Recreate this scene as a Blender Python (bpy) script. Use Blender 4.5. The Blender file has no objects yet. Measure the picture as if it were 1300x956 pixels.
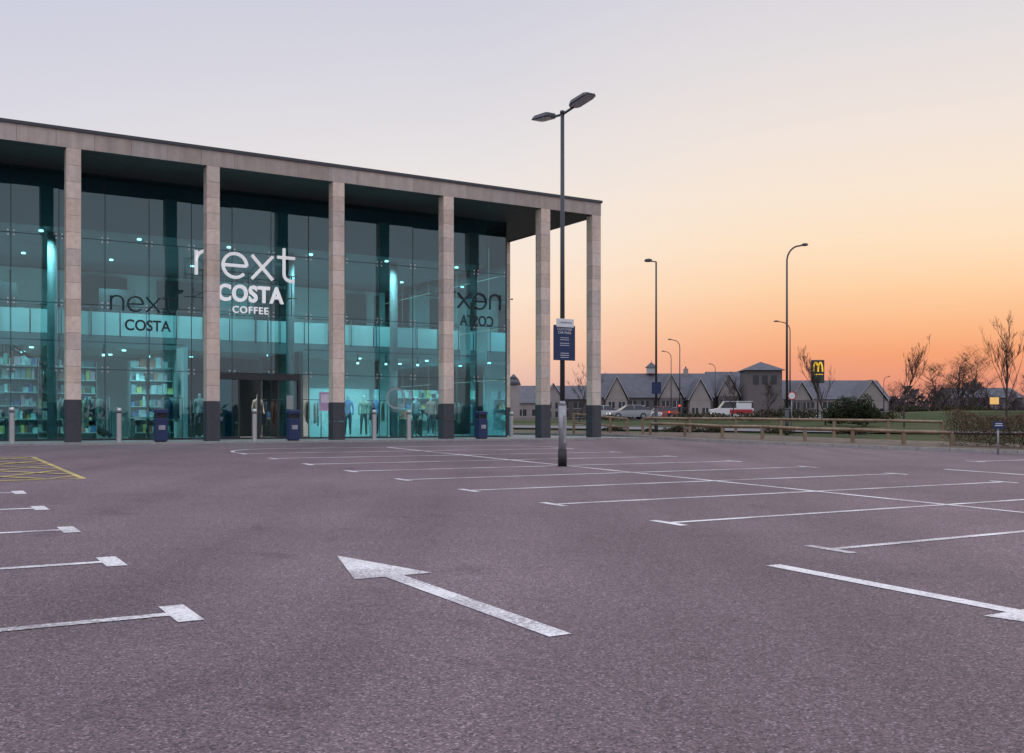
import bpy, math, random
from mathutils import Vector, Matrix
random.seed(7)
R=random
F=1304.0; HY=536.0
A=math.radians(31.2); CA,SA=math.cos(A),math.sin(A)
def W(u,v): return (u*CA-v*SA, u*SA+v*CA)
def UV(x,y): return (x*CA+y*SA, -x*SA+y*CA)
def sm(t):
    t=max(0.,min(1.,t)); return t*t*(3-2*t)
H0=1.36; SL=0.0216
def plane(v): return -H0+SL*max(-30.,min(33.9,v))
def gz(x,y):
    u,v=UV(x,y)
    z=plane(v)+0.98*sm((y-55)/60.)
    z+=1.0*sm((x-34)/14.)*sm((y-72)/22.)
    return z
def u_at(px,v):
    a=(px-650)/F
    return v*(SA+CA*a)/(CA-SA*a)
def lin(c):
    r=[]
    for k in c:
        k=k/255.
        r.append(k/12.92 if k<=.04045 else ((k+.055)/1.055)**2.4)
    return tuple(r)
sc=bpy.context.scene
COL=sc.collection
# ------------------------------------------------------------ materials
def newmat(name):
    m=bpy.data.materials.new(name); m.use_nodes=True
    nt=m.node_tree; nt.nodes.clear()
    o=nt.nodes.new('ShaderNodeOutputMaterial')
    return m,nt,o
def N(nt,t,**k):
    n=nt.nodes.new(t)
    for a,b in k.items(): setattr(n,a,b)
    return n
def pmat(name,col,rough=.7,var=.15,scale=4,metal=0,bump=0,emit=0,attr=False,ecol=None,spec=.5,stretch=None,weather=0):
    m,nt,o=newmat(name)
    b=N(nt,'ShaderNodeBsdfPrincipled'); L=nt.links
    b.inputs['Roughness'].default_value=rough; b.inputs['Metallic'].default_value=metal
    b.inputs['Specular IOR Level'].default_value=spec
    tc=N(nt,'ShaderNodeTexCoord'); no=N(nt,'ShaderNodeTexNoise')
    no.inputs['Scale'].default_value=scale; no.inputs['Detail'].default_value=4; no.inputs['Roughness'].default_value=.65
    if stretch:
        mp=N(nt,'ShaderNodeMapping'); mp.inputs['Scale'].default_value=stretch
        L.new(tc.outputs['Object'],mp.inputs[0]); L.new(mp.outputs[0],no.inputs['Vector'])
    else: L.new(tc.outputs['Object'],no.inputs['Vector'])
    mr=N(nt,'ShaderNodeMapRange'); mr.inputs['From Min'].default_value=.3; mr.inputs['From Max'].default_value=.7
    mr.inputs['To Min'].default_value=1-var; mr.inputs['To Max'].default_value=1+var
    L.new(no.outputs[0],mr.inputs[0]); fac=mr.outputs[0]
    if weather:   # vertical rain streaks / grime
        mp2=N(nt,'ShaderNodeMapping'); mp2.inputs['Scale'].default_value=(3.5,3.5,.35); L.new(tc.outputs['Object'],mp2.inputs[0])
        nw=N(nt,'ShaderNodeTexNoise'); nw.inputs['Scale'].default_value=1.; nw.inputs['Detail'].default_value=4; L.new(mp2.outputs[0],nw.inputs['Vector'])
        m5=N(nt,'ShaderNodeMapRange'); m5.inputs['From Min'].default_value=.35; m5.inputs['From Max'].default_value=.65; m5.inputs['To Min'].default_value=1-weather; m5.inputs['To Max'].default_value=1.04
        L.new(nw.outputs[0],m5.inputs[0]); mm=N(nt,'ShaderNodeMath',operation='MULTIPLY'); L.new(fac,mm.inputs[0]); L.new(m5.outputs[0],mm.inputs[1]); fac=mm.outputs[0]
    mx=N(nt,'ShaderNodeVectorMath',operation='SCALE')
    L.new(fac,mx.inputs['Scale'])
    if attr:
        at=N(nt,'ShaderNodeAttribute'); at.attribute_name='Col'
        m2=N(nt,'ShaderNodeVectorMath',operation='MULTIPLY'); m2.inputs[1].default_value=col
        L.new(at.outputs['Color'],m2.inputs[0]); L.new(m2.outputs[0],mx.inputs[0])
    else: mx.inputs[0].default_value=col
    L.new(mx.outputs[0],b.inputs['Base Color'])
    if bump:
        bp=N(nt,'ShaderNodeBump'); bp.inputs['Strength'].default_value=bump; bp.inputs['Distance'].default_value=.01
        n2=N(nt,'ShaderNodeTexNoise'); n2.inputs['Scale'].default_value=scale*12; L.new(tc.outputs['Object'],n2.inputs['Vector'])
        L.new(n2.outputs[0],bp.inputs['Height']); L.new(bp.outputs[0],b.inputs['Normal'])
    if emit:
        b.inputs['Emission Strength'].default_value=emit
        b.inputs['Emission Color'].default_value=(*(ecol or col),1)
    L.new(b.outputs[0],o.inputs[0])
    return m
def asphalt_color(nt,base):
    L=nt.links
    tc=N(nt,'ShaderNodeTexCoord')
    vo=N(nt,'ShaderNodeTexVoronoi'); vo.inputs['Scale'].default_value=98; L.new(tc.outputs['Object'],vo.inputs['Vector'])
    sp=N(nt,'ShaderNodeSeparateColor'); L.new(vo.outputs['Color'],sp.inputs[0])
    r=N(nt,'ShaderNodeValToRGB'); L.new(sp.outputs[0],r.inputs[0])
    e=r.color_ramp.elements
    e[0].position=0; e[0].color=(*[c*.42 for c in base],1)
    e[1].position=1; e[1].color=(*[min(1,c*2.2) for c in base],1)
    q=e.new(.45); q.color=(base[0]*.95,base[1]*.89,base[2]*.91,1)
    q=e.new(.87); q.color=(base[0]*1.28,base[1]*1.12,base[2]*1.1,1)
    n1=N(nt,'ShaderNodeTexNoise'); n1.inputs['Scale'].default_value=.22; n1.inputs['Detail'].default_value=5; n1.inputs['Roughness'].default_value=.62
    L.new(tc.outputs['Object'],n1.inputs['Vector'])
    m1=N(nt,'ShaderNodeMapRange'); m1.inputs['From Min'].default_value=.32; m1.inputs['From Max'].default_value=.68
    m1.inputs['To Min'].default_value=.80; m1.inputs['To Max'].default_value=1.14; L.new(n1.outputs[0],m1.inputs[0])
    mp=N(nt,'ShaderNodeMapping'); mp.inputs['Rotation'].default_value=(0,0,-A); mp.inputs['Scale'].default_value=(.9,.06,1)
    L.new(tc.outputs['Object'],mp.inputs[0])
    n3=N(nt,'ShaderNodeTexNoise'); n3.inputs['Scale'].default_value=1.; n3.inputs['Detail'].default_value=2; L.new(mp.outputs[0],n3.inputs['Vector'])
    m3=N(nt,'ShaderNodeMapRange'); m3.inputs['From Min'].default_value=.3; m3.inputs['From Max'].default_value=.7
    m3.inputs['To Min'].default_value=.86; m3.inputs['To Max'].default_value=1.09; L.new(n3.outputs[0],m3.inputs[0])
    n2=N(nt,'ShaderNodeTexNoise'); n2.inputs['Scale'].default_value=1.6; n2.inputs['Detail'].default_value=3; L.new(tc.outputs['Object'],n2.inputs['Vector'])
    m2=N(nt,'ShaderNodeMapRange'); m2.inputs['From Min'].default_value=.62; m2.inputs['From Max'].default_value=.78
    m2.inputs['To Min'].default_value=1; m2.inputs['To Max'].default_value=.72; L.new(n2.outputs[0],m2.inputs[0])
    def mul(a,b):
        x=N(nt,'ShaderNodeMath',operation='MULTIPLY'); L.new(a,x.inputs[0]); L.new(b,x.inputs[1]); return x.outputs[0]
    f=mul(mul(m1.outputs[0],m2.outputs[0]),m3.outputs[0])
    sx=N(nt,'ShaderNodeVectorMath',operation='SCALE'); L.new(r.outputs[0],sx.inputs[0]); L.new(f,sx.inputs['Scale'])
    return tc,vo,sx.outputs[0]
def asphalt_mat(name,base):
    m,nt,o=newmat(name); L=nt.links
    tc,vo,c=asphalt_color(nt,base)
    b=N(nt,'ShaderNodeBsdfPrincipled'); b.inputs['Roughness'].default_value=.85; b.inputs['Specular IOR Level'].default_value=.3
    L.new(c,b.inputs['Base Color'])
    bp=N(nt,'ShaderNodeBump'); bp.inputs['Strength'].default_value=.5; bp.inputs['Distance'].default_value=.005; bp.invert=True
    L.new(vo.outputs['Distance'],bp.inputs['Height']); L.new(bp.outputs[0],b.inputs['Normal'])
    L.new(b.outputs[0],o.inputs[0]); return m
def paint_mat(name,col,base,wear=.5):
    m,nt,o=newmat(name); L=nt.links
    tc,vo,c=asphalt_color(nt,base)
    n=N(nt,'ShaderNodeTexNoise'); n.inputs['Scale'].default_value=40; n.inputs['Detail'].default_value=6; n.inputs['Roughness'].default_value=.75
    L.new(tc.outputs['Object'],n.inputs['Vector'])
    n2=N(nt,'ShaderNodeTexNoise'); n2.inputs['Scale'].default_value=1.3; n2.inputs['Detail'].default_value=3; L.new(tc.outputs['Object'],n2.inputs['Vector'])
    ad=N(nt,'ShaderNodeMath',operation='MULTIPLY_ADD'); ad.inputs[1].default_value=.6; L.new(n2.outputs[0],ad.inputs[0]); L.new(n.outputs[0],ad.inputs[2])
    mr=N(nt,'ShaderNodeMapRange'); mr.inputs['From Min'].default_value=wear+.30; mr.inputs['From Max'].default_value=wear+.50
    mr.inputs['To Min'].default_value=1; mr.inputs['To Max'].default_value=.2
    L.new(ad.outputs[0],mr.inputs[0])
    mx=N(nt,'ShaderNodeMix',data_type='RGBA'); L.new(mr.outputs[0],mx.inputs['Factor']); L.new(c,mx.inputs['A']); mx.inputs['B'].default_value=(*col,1)
    b=N(nt,'ShaderNodeBsdfPrincipled'); b.inputs['Roughness'].default_value=.7
    L.new(mx.outputs['Result'],b.inputs['Base Color']); 
    bp=N(nt,'ShaderNodeBump'); bp.inputs['Strength'].default_value=.25; bp.inputs['Distance'].default_value=.004; bp.invert=True
    L.new(vo.outputs['Distance'],bp.inputs['Height']); L.new(bp.outputs[0],b.inputs['Normal'])
    L.new(b.outputs[0],o.inputs[0]); return m
def glass_mat(name,tint,refl=.16,rcol=(.72,.95,1)):
    m,nt,o=newmat(name); L=nt.links
    t=N(nt,'ShaderNodeBsdfTransparent'); t.inputs[0].default_value=(*tint,1)
    g=N(nt,'ShaderNodeBsdfGlossy'); g.inputs['Color'].default_value=(*rcol,1); g.inputs['Roughness'].default_value=.0
    fr=N(nt,'ShaderNodeFresnel'); fr.inputs['IOR'].default_value=1.5
    ad=N(nt,'ShaderNodeMath',operation='ADD',use_clamp=True); ad.inputs[1].default_value=refl; L.new(fr.outputs[0],ad.inputs[0])
    mx=N(nt,'ShaderNodeMixShader'); L.new(ad.outputs[0],mx.inputs[0]); L.new(t.outputs[0],mx.inputs[1]); L.new(g.outputs[0],mx.inputs[2])
    L.new(mx.outputs[0],o.inputs[0]); return m
def emis(name,col,s):
    m,nt,o=newmat(name); e=N(nt,'ShaderNodeEmission'); e.inputs[0].default_value=(*col,1); e.inputs[1].default_value=s
    nt.links.new(e.outputs[0],o.inputs[0]); return m

ASPH=(.168,.132,.144)
M_asph=asphalt_mat('asphalt_red_grey',ASPH)
M_road=pmat('road_asphalt',(.13,.125,.135),.85,.15,.5)
M_white=paint_mat('road_paint_white',(.78,.76,.76),ASPH,.42)
M_yellow=paint_mat('road_paint_yellow',(.72,.56,.13),ASPH,.38)
M_stone=pmat('limestone_block',(.74,.60,.505),.8,.12,7,bump=.25,attr=True,weather=.12)
M_fascia=pmat('limestone_fascia',(.50,.42,.37),.8,.10,3,bump=.2,attr=True,weather=.16)
M_plinth=pmat('dark_plinth',(.055,.058,.068),.55,.15,9,weather=.15)
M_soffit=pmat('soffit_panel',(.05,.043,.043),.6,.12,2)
M_cap=pmat('parapet_capping',(.05,.055,.065),.45,.1,2)
M_conc=pmat('kerb_concrete',(.33,.31,.30),.85,.2,6,bump=.2)
M_steel=pmat('brushed_steel',(.55,.55,.56),.33,.08,20,metal=.85)
M_galv=pmat('galvanised_steel',(.36,.37,.39),.5,.22,9,metal=.4,weather=.2)
M_dkmetal=pmat('dark_painted_metal',(.045,.05,.06),.45,.12,8)
M_black=pmat('black_rubber',(.02,.02,.022),.6,.1,8)
M_blue=pmat('navy_panel',(.012,.030,.10),.4,.1,4)
M_wht=pmat('white_paint',(.75,.75,.76),.5,.05,4)
M_lens=pmat('lamp_lens',(.35,.36,.36),.2,.05,4)
M_glass=glass_mat('tinted_glazing',(.19,.66,.76),.075)
M_fin=glass_mat('glass_fin',(.45,.85,.88),.05)
M_joint=pmat('silicone_joint',(.02,.035,.04),.6,.05,4)
M_mull=pmat('door_frame',(.03,.033,.038),.4,.05,4)
M_inwall=pmat('interior_wall',(.58,.60,.60),.8,.1,.6)
M_indark=pmat('interior_dark',(.06,.07,.08),.8,.15,1.5)
M_incol=pmat('interior_column_cladding',(.16,.17,.18),.7,.1,2)
M_blind=pmat('bulkhead_lining',(.10,.105,.12),.8,.12,.6)
M_infloor=pmat('interior_floor',(.32,.31,.30),.5,.1,1)
M_goods=pmat('merchandise',(1,1,1),.7,.1,9,attr=True)
M_light=emis('luminaire',(1,.97,.9),4.)
M_wood=pmat('weathered_timber',(.27,.19,.125),.85,.3,5,stretch=(1,1,.2))
M_attr=pmat('foliage',(1,1,1),.9,.1,2,attr=True,spec=.05)
M_bark=pmat('bark',(.075,.058,.052),.95,.25,6,spec=.1)
M_letter=pmat('sign_letter_face',(.80,.79,.79),.4,.03,4,emit=.40,ecol=(.9,.9,.95))
M_ghost=pmat('painted_sign_reflection',(.025,.04,.05),.6,.05,4)  # dark colour that paints in the ghosted sign reflections on the glazing
def grass_mat():
    m,nt,o=newmat('grass'); L=nt.links
    tc=N(nt,'ShaderNodeTexCoord')
    n=N(nt,'ShaderNodeTexNoise'); n.inputs['Scale'].default_value=.09; n.inputs['Detail'].default_value=7; n.inputs['Roughness'].default_value=.7
    L.new(tc.outputs['Object'],n.inputs['Vector'])
    r=N(nt,'ShaderNodeValToRGB'); L.new(n.outputs[0],r.inputs[0]); e=r.color_ramp.elements
    e[0].position=.35; e[0].color=(.030,.046,.020,1); e[1].position=.68; e[1].color=(.10,.092,.052,1)
    q=e.new(.5); q.color=(.050,.068,.030,1)
    n2=N(nt,'ShaderNodeTexNoise'); n2.inputs['Scale'].default_value=9; n2.inputs['Detail'].default_value=4; L.new(tc.outputs['Object'],n2.inputs['Vector'])
    mr=N(nt,'ShaderNodeMapRange'); mr.inputs['To Min'].default_value=.5; mr.inputs['To Max'].default_value=1.5; L.new(n2.outputs[0],mr.inputs[0])
    s=N(nt,'ShaderNodeVectorMath',operation='SCALE'); L.new(r.outputs[0],s.inputs[0]); L.new(mr.outputs[0],s.inputs['Scale'])
    b=N(nt,'ShaderNodeBsdfPrincipled'); b.inputs['Roughness'].default_value=.95; b.inputs['Specular IOR Level'].default_value=.05
    L.new(s.outputs[0],b.inputs['Base Color'])
    L.new(b.outputs[0],o.inputs[0]); return m
M_grass=grass_mat()
M_scrub=pmat('bare_earth_mulch',(.12,.092,.066),.95,.5,1.6,bump=.6)
def paving_mat():
    m,nt,o=newmat('paving_slabs'); L=nt.links
    tc=N(nt,'ShaderNodeTexCoord')
    br=N(nt,'ShaderNodeTexBrick'); br.inputs['Scale'].default_value=1.; br.inputs['Brick Width'].default_value=.6; br.inputs['Row Height'].default_value=.4
    br.inputs['Mortar Size'].default_value=.006; br.inputs['Color1'].default_value=(.25,.225,.215,1); br.inputs['Color2'].default_value=(.31,.28,.27,1); br.inputs['Mortar'].default_value=(.08,.08,.08,1)
    L.new(tc.outputs['Object'],br.inputs['Vector'])
    b=N(nt,'ShaderNodeBsdfPrincipled'); b.inputs['Roughness'].default_value=.75; L.new(br.outputs[0],b.inputs['Base Color']); L.new(b.outputs[0],o.inputs[0]); return m
M_pave=paving_mat()

# ------------------------------------------------------------ builder
class MB:
    def __init__(s): s.v=[];s.f=[];s.m=[];s.c=[];s.s=[]
    def face(s,pts,m=0,c=(1,1,1),smooth=False):
        i=len(s.v); s.v+= [tuple(p) for p in pts]; s.f.append(tuple(range(i,i+len(pts)))); s.m.append(m); s.c.append(c); s.s.append(smooth)
    def box(s,x0,x1,y0,y1,z0,z1,m=0,c=(1,1,1)):
        i=len(s.v)
        s.v+=[(x0,y0,z0),(x1,y0,z0),(x1,y1,z0),(x0,y1,z0),(x0,y0,z1),(x1,y0,z1),(x1,y1,z1),(x0,y1,z1)]
        for q in ((3,2,1,0),(4,5,6,7),(0,1,5,4),(1,2,6,5),(2,3,7,6),(3,0,4,7)):
            s.f.append(tuple(i+k for k in q)); s.m.append(m); s.c.append(c); s.s.append(False)
    def bbox(s,x0,x1,y0,y1,z0,z1,b,m=0,c=(1,1,1)):
        pts=[(x0+b,y0),(x1-b,y0),(x1,y0+b),(x1,y1-b),(x1-b,y1),(x0+b,y1),(x0,y1-b),(x0,y0+b)]
        cx,cy=(x0+x1)/2,(y0+y1)/2
        kx=(x1-x0-2*b)/(x1-x0); ky=(y1-y0-2*b)/(y1-y0)
        top=[(cx+(p[0]-cx)*kx,cy+(p[1]-cy)*ky) for p in pts]
        i=len(s.v); s.v+=[(*p,z0) for p in pts]+[(*p,z1-b) for p in pts]+[(*p,z1) for p in top]
        for r in (0,8):
            for k in range(8):
                s.f.append((i+r+k,i+r+(k+1)%8,i+r+8+(k+1)%8,i+r+8+k)); s.m.append(m); s.c.append(c); s.s.append(False)
        s.f.append(tuple(i+16+k for k in range(8))); s.m.append(m); s.c.append(c); s.s.append(False)
        s.f.append(tuple(i+7-k for k in range(8))); s.m.append(m); s.c.append(c); s.s.append(False)
    def cyl(s,p0,p1,r0,r1=None,n=12,m=0,c=(1,1,1),caps=True):
        r1=r0 if r1 is None else r1
        p0=Vector(p0);p1=Vector(p1); d=(p1-p0)
        q=d.to_track_quat('Z','Y'); i=len(s.v)
        for p,r in ((p0,r0),(p1,r1)):
            for k in range(n):
                t=2*math.pi*k/n; s.v.append(tuple(p+q@Vector((r*math.cos(t),r*math.sin(t),0))))
        for k in range(n):
            s.f.append((i+k,i+(k+1)%n,i+n+(k+1)%n,i+n+k)); s.m.append(m); s.c.append(c); s.s.append(True)
        if caps:
            s.f.append(tuple(i+n-1-k for k in range(n))); s.m.append(m); s.c.append(c); s.s.append(False)
            s.f.append(tuple(i+n+k for k in range(n))); s.m.append(m); s.c.append(c); s.s.append(False)
    def tube(s,pts,r,n=8,m=0,c=(1,1,1)):
        for a,b in zip(pts[:-1],pts[1:]):
            s.cyl(a,b,r,r,n,m,c)
    def build(s,name,mats,parent=None,loc=(0,0,0),rot=0):
        me=bpy.data.meshes.new(name); me.from_pydata(s.v,[],s.f)
        for q in mats: me.materials.append(q)
        me.polygons.foreach_set('material_index',s.m); me.polygons.foreach_set('use_smooth',s.s)
        ca=me.color_attributes.new('Col','FLOAT_COLOR','CORNER'); d=[]
        for f,c in zip(s.f,s.c): d+=[c[0],c[1],c[2],1.]*len(f)
        ca.data.foreach_set('color',d); me.update()
        o=bpy.data.objects.new(name,me); COL.objects.link(o)
        o.location=loc; o.rotation_euler=(0,0,rot)
        if parent: o.parent=parent
        return o
def empty(name,loc=(0,0,0),rot=0):
    o=bpy.data.objects.new(name,None); COL.objects.link(o); o.location=loc; o.rotation_euler=(0,0,rot); o.empty_display_size=.2; return o
def text(name,body,size,mat,parent,loc,rot=(math.pi/2,0,0),extrude=.004,offset=0,align='CENTER',sx=1,space=1):
    c=bpy.data.curves.new(name,'FONT'); c.body=body; c.size=size; c.extrude=extrude; c.offset=offset; c.align_x=align; c.space_character=space
    c.materials.append(mat); o=bpy.data.objects.new(name,c); COL.objects.link(o); o.location=loc; o.rotation_euler=rot; o.scale=(sx,1,1)
    o.parent=parent; return o

# ------------------------------------------------------------ terrain
def axis(fine0,fine1,step,far):
    a=[]; x=fine0
    while x<=fine1+1e-6: a.append(x); x+=step
    s=step
    while a[-1]<far: s*=1.3; a.append(a[-1]+s)
    s=step
    while a[0]>-far: s*=1.3; a.insert(0,a[0]-s)
    return a
xs=axis(-60,150,4,2500); ys=axis(-40,190,4,2500)
v=[(x,y,gz(x,y)-.09) for y in ys for x in xs]; nx=len(xs)
f=[(j*nx+i,j*nx+i+1,(j+1)*nx+i+1,(j+1)*nx+i) for j in range(len(ys)-1) for i in range(nx-1)]
me=bpy.data.meshes.new('ground'); me.from_pydata(v,[],f); me.materials.append(M_grass)
for p in me.polygons: p.use_smooth=True
g=bpy.data.objects.new('ground',me); COL.objects.link(g)

K=[(26.2,62),(26.2,40),(26.2,34),(26.0,30),(26.4,27.5),(26.9,25),(27.7,22),(28.9,19),(30.2,16),(31.8,12),(33,7),(33.8,0),(34,-10),(34,-30)]
def Ku(v):
    for (u0,v0),(u1,v1) in zip(K[:-1],K[1:]):
        if v1<=v<=v0: return u1+(u0-u1)*(v-v1)/(v0-v1)
    return 34
mb=MB(); vs=[32-i*1.0 for i in range(63)]
for a,b in zip(vs[:-1],vs[1:]):
    ua,ub=Ku(a),Ku(b)
    mb.face([(*W(-45,b),plane(b)),(*W(ub,b),plane(b)),(*W(ua,a),plane(a)),(*W(-45,a),plane(a))],0)
mb.build('car_park',[M_asph])
pv=empty('pavement',(0,0,0),A)
mb=MB(); mb.box(-45,26.07,32.16,60,-1.0,-.615,0); mb.build('paving',[M_pave],pv)
mb=MB()
u=-45
while u<26:
    mb.box(u+.004,u+.906,32.0,32.155,-1.0,-.605,0); u+=.91
mb.build('kerb_front',[M_conc],pv)
mb=MB(); vb=MB()
dense=[]
vv=60.
while vv>-30: dense.append((Ku(vv),vv)); vv-=.9
for (ua,va),(ub,vb_) in zip(dense[:-1],dense[1:]):
    za=plane(va); zb=plane(vb_)
    g=.006
    va2=va-g; vb2=vb_+g
    h=.11
    P=lambda u,v_,z:(*W(u,v_),z)
    mb.face([P(ua,va2,za-.1),P(ub,vb2,zb-.1),P(ub+.015,vb2,zb+h),P(ua+.015,va2,za+h)],0)
    mb.face([P(ua+.015,va2,za+h),P(ub+.015,vb2,zb+h),P(ub+.14,vb2,zb+h),P(ua+.14,va2,za+h)],0)
    for k,(d0,d1,h0,h1) in enumerate(((.14,1.5,.10,.13),(1.5,5,.13,.16),(5,12,.16,-.12))):
        vb.face([P(ua+d0,va,za+h0),P(ub+d0,vb_,zb+h0),P(ub+d1,vb_,zb+h1),P(ua+d1,va,za+h1)],0,smooth=True)
mb.build('kerb',[M_conc]); vb.build('verge',[M_scrub])

def strip(mb,pts,w,dz,m=0,off=0,step=2.):
    P=[Vector(p) for p in pts]; D=[]
    for a,b in zip(P[:-1],P[1:]):
        n=max(1,int((b-a).length/step))
        for k in range(n): D.append(a.lerp(b,k/n))
    D.append(P[-1])
    for _ in range(6):
        D=[D[0]]+[(D[i-1]+D[i]*2+D[i+1])/4 for i in range(1,len(D)-1)]+[D[-1]]
    L=[];Rr=[]
    for i,p in enumerate(D):
        t=(D[min(i+1,len(D)-1)]-D[max(i-1,0)]).normalized(); n=Vector((-t.y,t.x))
        a=p+n*(off+w/2); b=p+n*(off-w/2); L.append((a.x,a.y,gz(a.x,a.y)+dz)); Rr.append((b.x,b.y,gz(b.x,b.y)+dz))
    for i in range(len(D)-1): mb.face([Rr[i],Rr[i+1],L[i+1],L[i]],m)
r1=[(-30,92),(8,74),(24,62),(48,56),(140,54)]
mb=MB(); strip(mb,r1,7.,.0); strip(mb,[(-120,130),(40,128),(200,132)],8.,.02); mb.build('road',[M_road])
mb=MB(); 
for o_ in (3.6,-3.6): strip(mb,r1,.25,.1,0,o_)
for o_ in (4.2,-4.2): strip(mb,[(-120,130),(40,128),(200,132)],.3,.12,0,o_)
mb.build('road_kerb',[M_conc])
mb=MB(); strip(mb,[(-120,137),(40,135),(200,139)],5,.13); mb.build('footpath',[M_conc])

# ------------------------------------------------------------ markings
def mk(mb,u0,u1,v0,v1,dz=.005,m=0):
    mb.face([(*W(u0,v0),plane(v0)+dz),(*W(u1,v0),plane(v0)+dz),(*W(u1,v1),plane(v1)+dz),(*W(u0,v1),plane(v1)+dz)],m)
mb=MB()
t=.05
for k in range(-7,9):
    v0=6.8+2.38*k
    if v0>26: break
    mk(mb,7.72,12.64,v0-t,v0+t); mk(mb,12.76,17.6,v0-t,v0+t)
    mk(mb,7.60,7.72,v0-.28,v0+.28); mk(mb,17.6,17.72,v0-.28,v0+.28)
mk(mb,12.64,12.76,-12,28.2)
def arc(mb,cu,cv,r,a0,a1,w=.1,n=14):
    for i in range(n):
        p=a0+(a1-a0)*i/n; q=a0+(a1-a0)*(i+1)/n
        pts=[(cu+(r-w/2)*math.cos(p),cv+(r-w/2)*math.sin(p)),(cu+(r+w/2)*math.cos(p),cv+(r+w/2)*math.sin(p)),(cu+(r+w/2)*math.cos(q),cv+(r+w/2)*math.sin(q)),(cu+(r-w/2)*math.cos(q),cv+(r-w/2)*math.sin(q))]
        mb.face([(*W(*x),plane(x[1])+.006) for x in pts],0)
arc(mb,9.4,26.5,1.75,math.pi/2,math.pi); arc(mb,16,26.5,1.75,0,math.pi/2)
mk(mb,9.4,12.64,28.2,28.3);mk(mb,12.76,16,28.2,28.3); mk(mb,7.6,7.7,25.9,26.5)
for k in range(0,6):
    v0=6.67+2.39*k
    if v0>17: break
    mk(mb,-3.3,1.5,v0-t,v0+t); mk(mb,1.5,1.66,v0-.27,v0+.27); mk(mb,-8.2,-3.42,v0-t,v0+t)
mk(mb,-3.42,-3.30,6.67,18)
for k in range(-8,5):
    v0=6.8+2.38*k
    mk(mb,23.8,28.4 if v0<10 else 26.4,v0-t,v0+t); mk(mb,23.68,23.8,v0-.28,v0+.28)
def arrow(mb,u,vb,vt,d):
    hb=vt-d*1.2
    a,b=(vb,hb) if d>0 else (hb,vb)
    mk(mb,u-.08,u+.08,a,b)
    pts=[(u-.33,hb),(u+.33,hb),(u,vt)] if d>0 else [(u+.33,hb),(u-.33,hb),(u,vt)]
    mb.face([(*W(*p),plane(p[1])+.005) for p in pts],0)
arrow(mb,3.36,5.0,8.52,1); arrow(mb,6.45,6.35,2.95,-1); arrow(mb,20,14.5,10.5,-1); arrow(mb,3.4,-8,-4.5,1)
mb.build('parking_bay_markings',[M_white])
mb=MB()
U0,U1,V0,V1=-3.2,2.85,18.6,26.
for a in ((U0,U1,V0,V0+.1),(U0,U1,V1-.1,V1),(U0,U0+.1,V0+.1,V1-.1),(U1-.1,U1,V0+.1,V1-.1)): mk(mb,*a)
def clipdiag(c,s):
    pts=[]
    for vv in (V0+.12,V1-.12):
        uu=c+s*vv
        if U0+.12<=uu<=U1-.12: pts.append((uu,vv))
    for uu in (U0+.12,U1-.12):
        vv=(uu-c)/s
        if V0+.12<vv<V1-.12: pts.append((uu,vv))
    return pts[:2] if len(pts)>=2 else None
def dline(mb,p,q,w=.09,dz=.006):
    a=Vector(p);b=Vector(q); t_=(b-a).normalized(); n=Vector((-t_.y,t_.x))*w/2
    mb.face([(*W(*x),plane(x[1])+dz) for x in (a-n,b-n,b+n,a+n)],0)
for s,dz in ((.8,.009),(-.8,.013)):
    c=-40
    while c<40:
        q=clipdiag(c,s)
        if q: dline(mb,q[0],q[1],.10,dz)
        c+=1.3
mb.build('yellow_hatch_markings',[M_yellow])
mb=MB()
uu,vv,s_=(.75,11.9,.2)
def pl(p,dz,m): mb.face([(*W(*x),plane(x[1])+dz) for x in p],m)
pl([(uu-s_,vv-s_),(uu+s_,vv-s_),(uu+s_,vv+s_),(uu-s_,vv+s_)],.004,0)
for k in range(5):
    a=uu-s_+.04+k*(2*s_-.08)/5
    pl([(a,vv-s_+.03),(a+.045,vv-s_+.03),(a+.045,vv+s_-.03),(a,vv+s_-.03)],.009,1)
mb.build('drain_cover',[M_black,M_plinth])

# ------------------------------------------------------------ STORE
ST=empty('retail_store_building',(0,0,0),A)
VF=33.69; VG=36.8; ZB=-.615; ZS=8.35; ZT=8.86
UE=22.0; UR=24.62; UL=-25.; VBK=54.
cols=[-25.2,-20.9,-16.6,-12.3,-8.1,-3.8,.45,4.79,9.02,13.36,17.67,21.95,24.4]
HW=.21
def tint():
    k=R.uniform(.84,1.1); w=R.uniform(-.03,.03)
    return (k+w,k,k-w)
def column(mb,cu,cv):
    mb.box(cu-HW+.012,cu+HW-.012,cv-HW+.012,cv+HW-.012,ZB+1.3,ZS,2)
    z=ZB+1.3; h=(ZS-ZB-1.3)/15
    for k in range(15):
        mb.bbox(cu-HW,cu+HW,cv-HW,cv+HW,z+.004,z+h-.004,.006,0,tint()); z+=h
    zz=[ZB,ZB+.65,ZB+1.3]
    for a,b in zip(zz[:-1],zz[1:]): mb.bbox(cu-HW-.012,cu+HW+.012,cv-HW-.012,cv+HW+.012,a+.003,b-.003,.008,1)
mb=MB()
for c in cols: column(mb,c,VF+HW)
for vv in (41.0,48.0,53.): column(mb,24.4,vv)
mb.build('columns',[M_stone,M_plinth,M_cap],ST)
mb=MB()
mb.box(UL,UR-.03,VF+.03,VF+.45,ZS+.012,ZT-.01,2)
u=UL
while u<UR-.01:
    e=min(u+1.085,UR)
    mb.box(u+.004,e-.004,VF,VF+.03,ZS,ZT,0,tint()); u=e
vv=VF+.004
mb.box(UR-.03,UR-.029,VF+.03,VBK,ZS+.01,ZT-.01,2)
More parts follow.
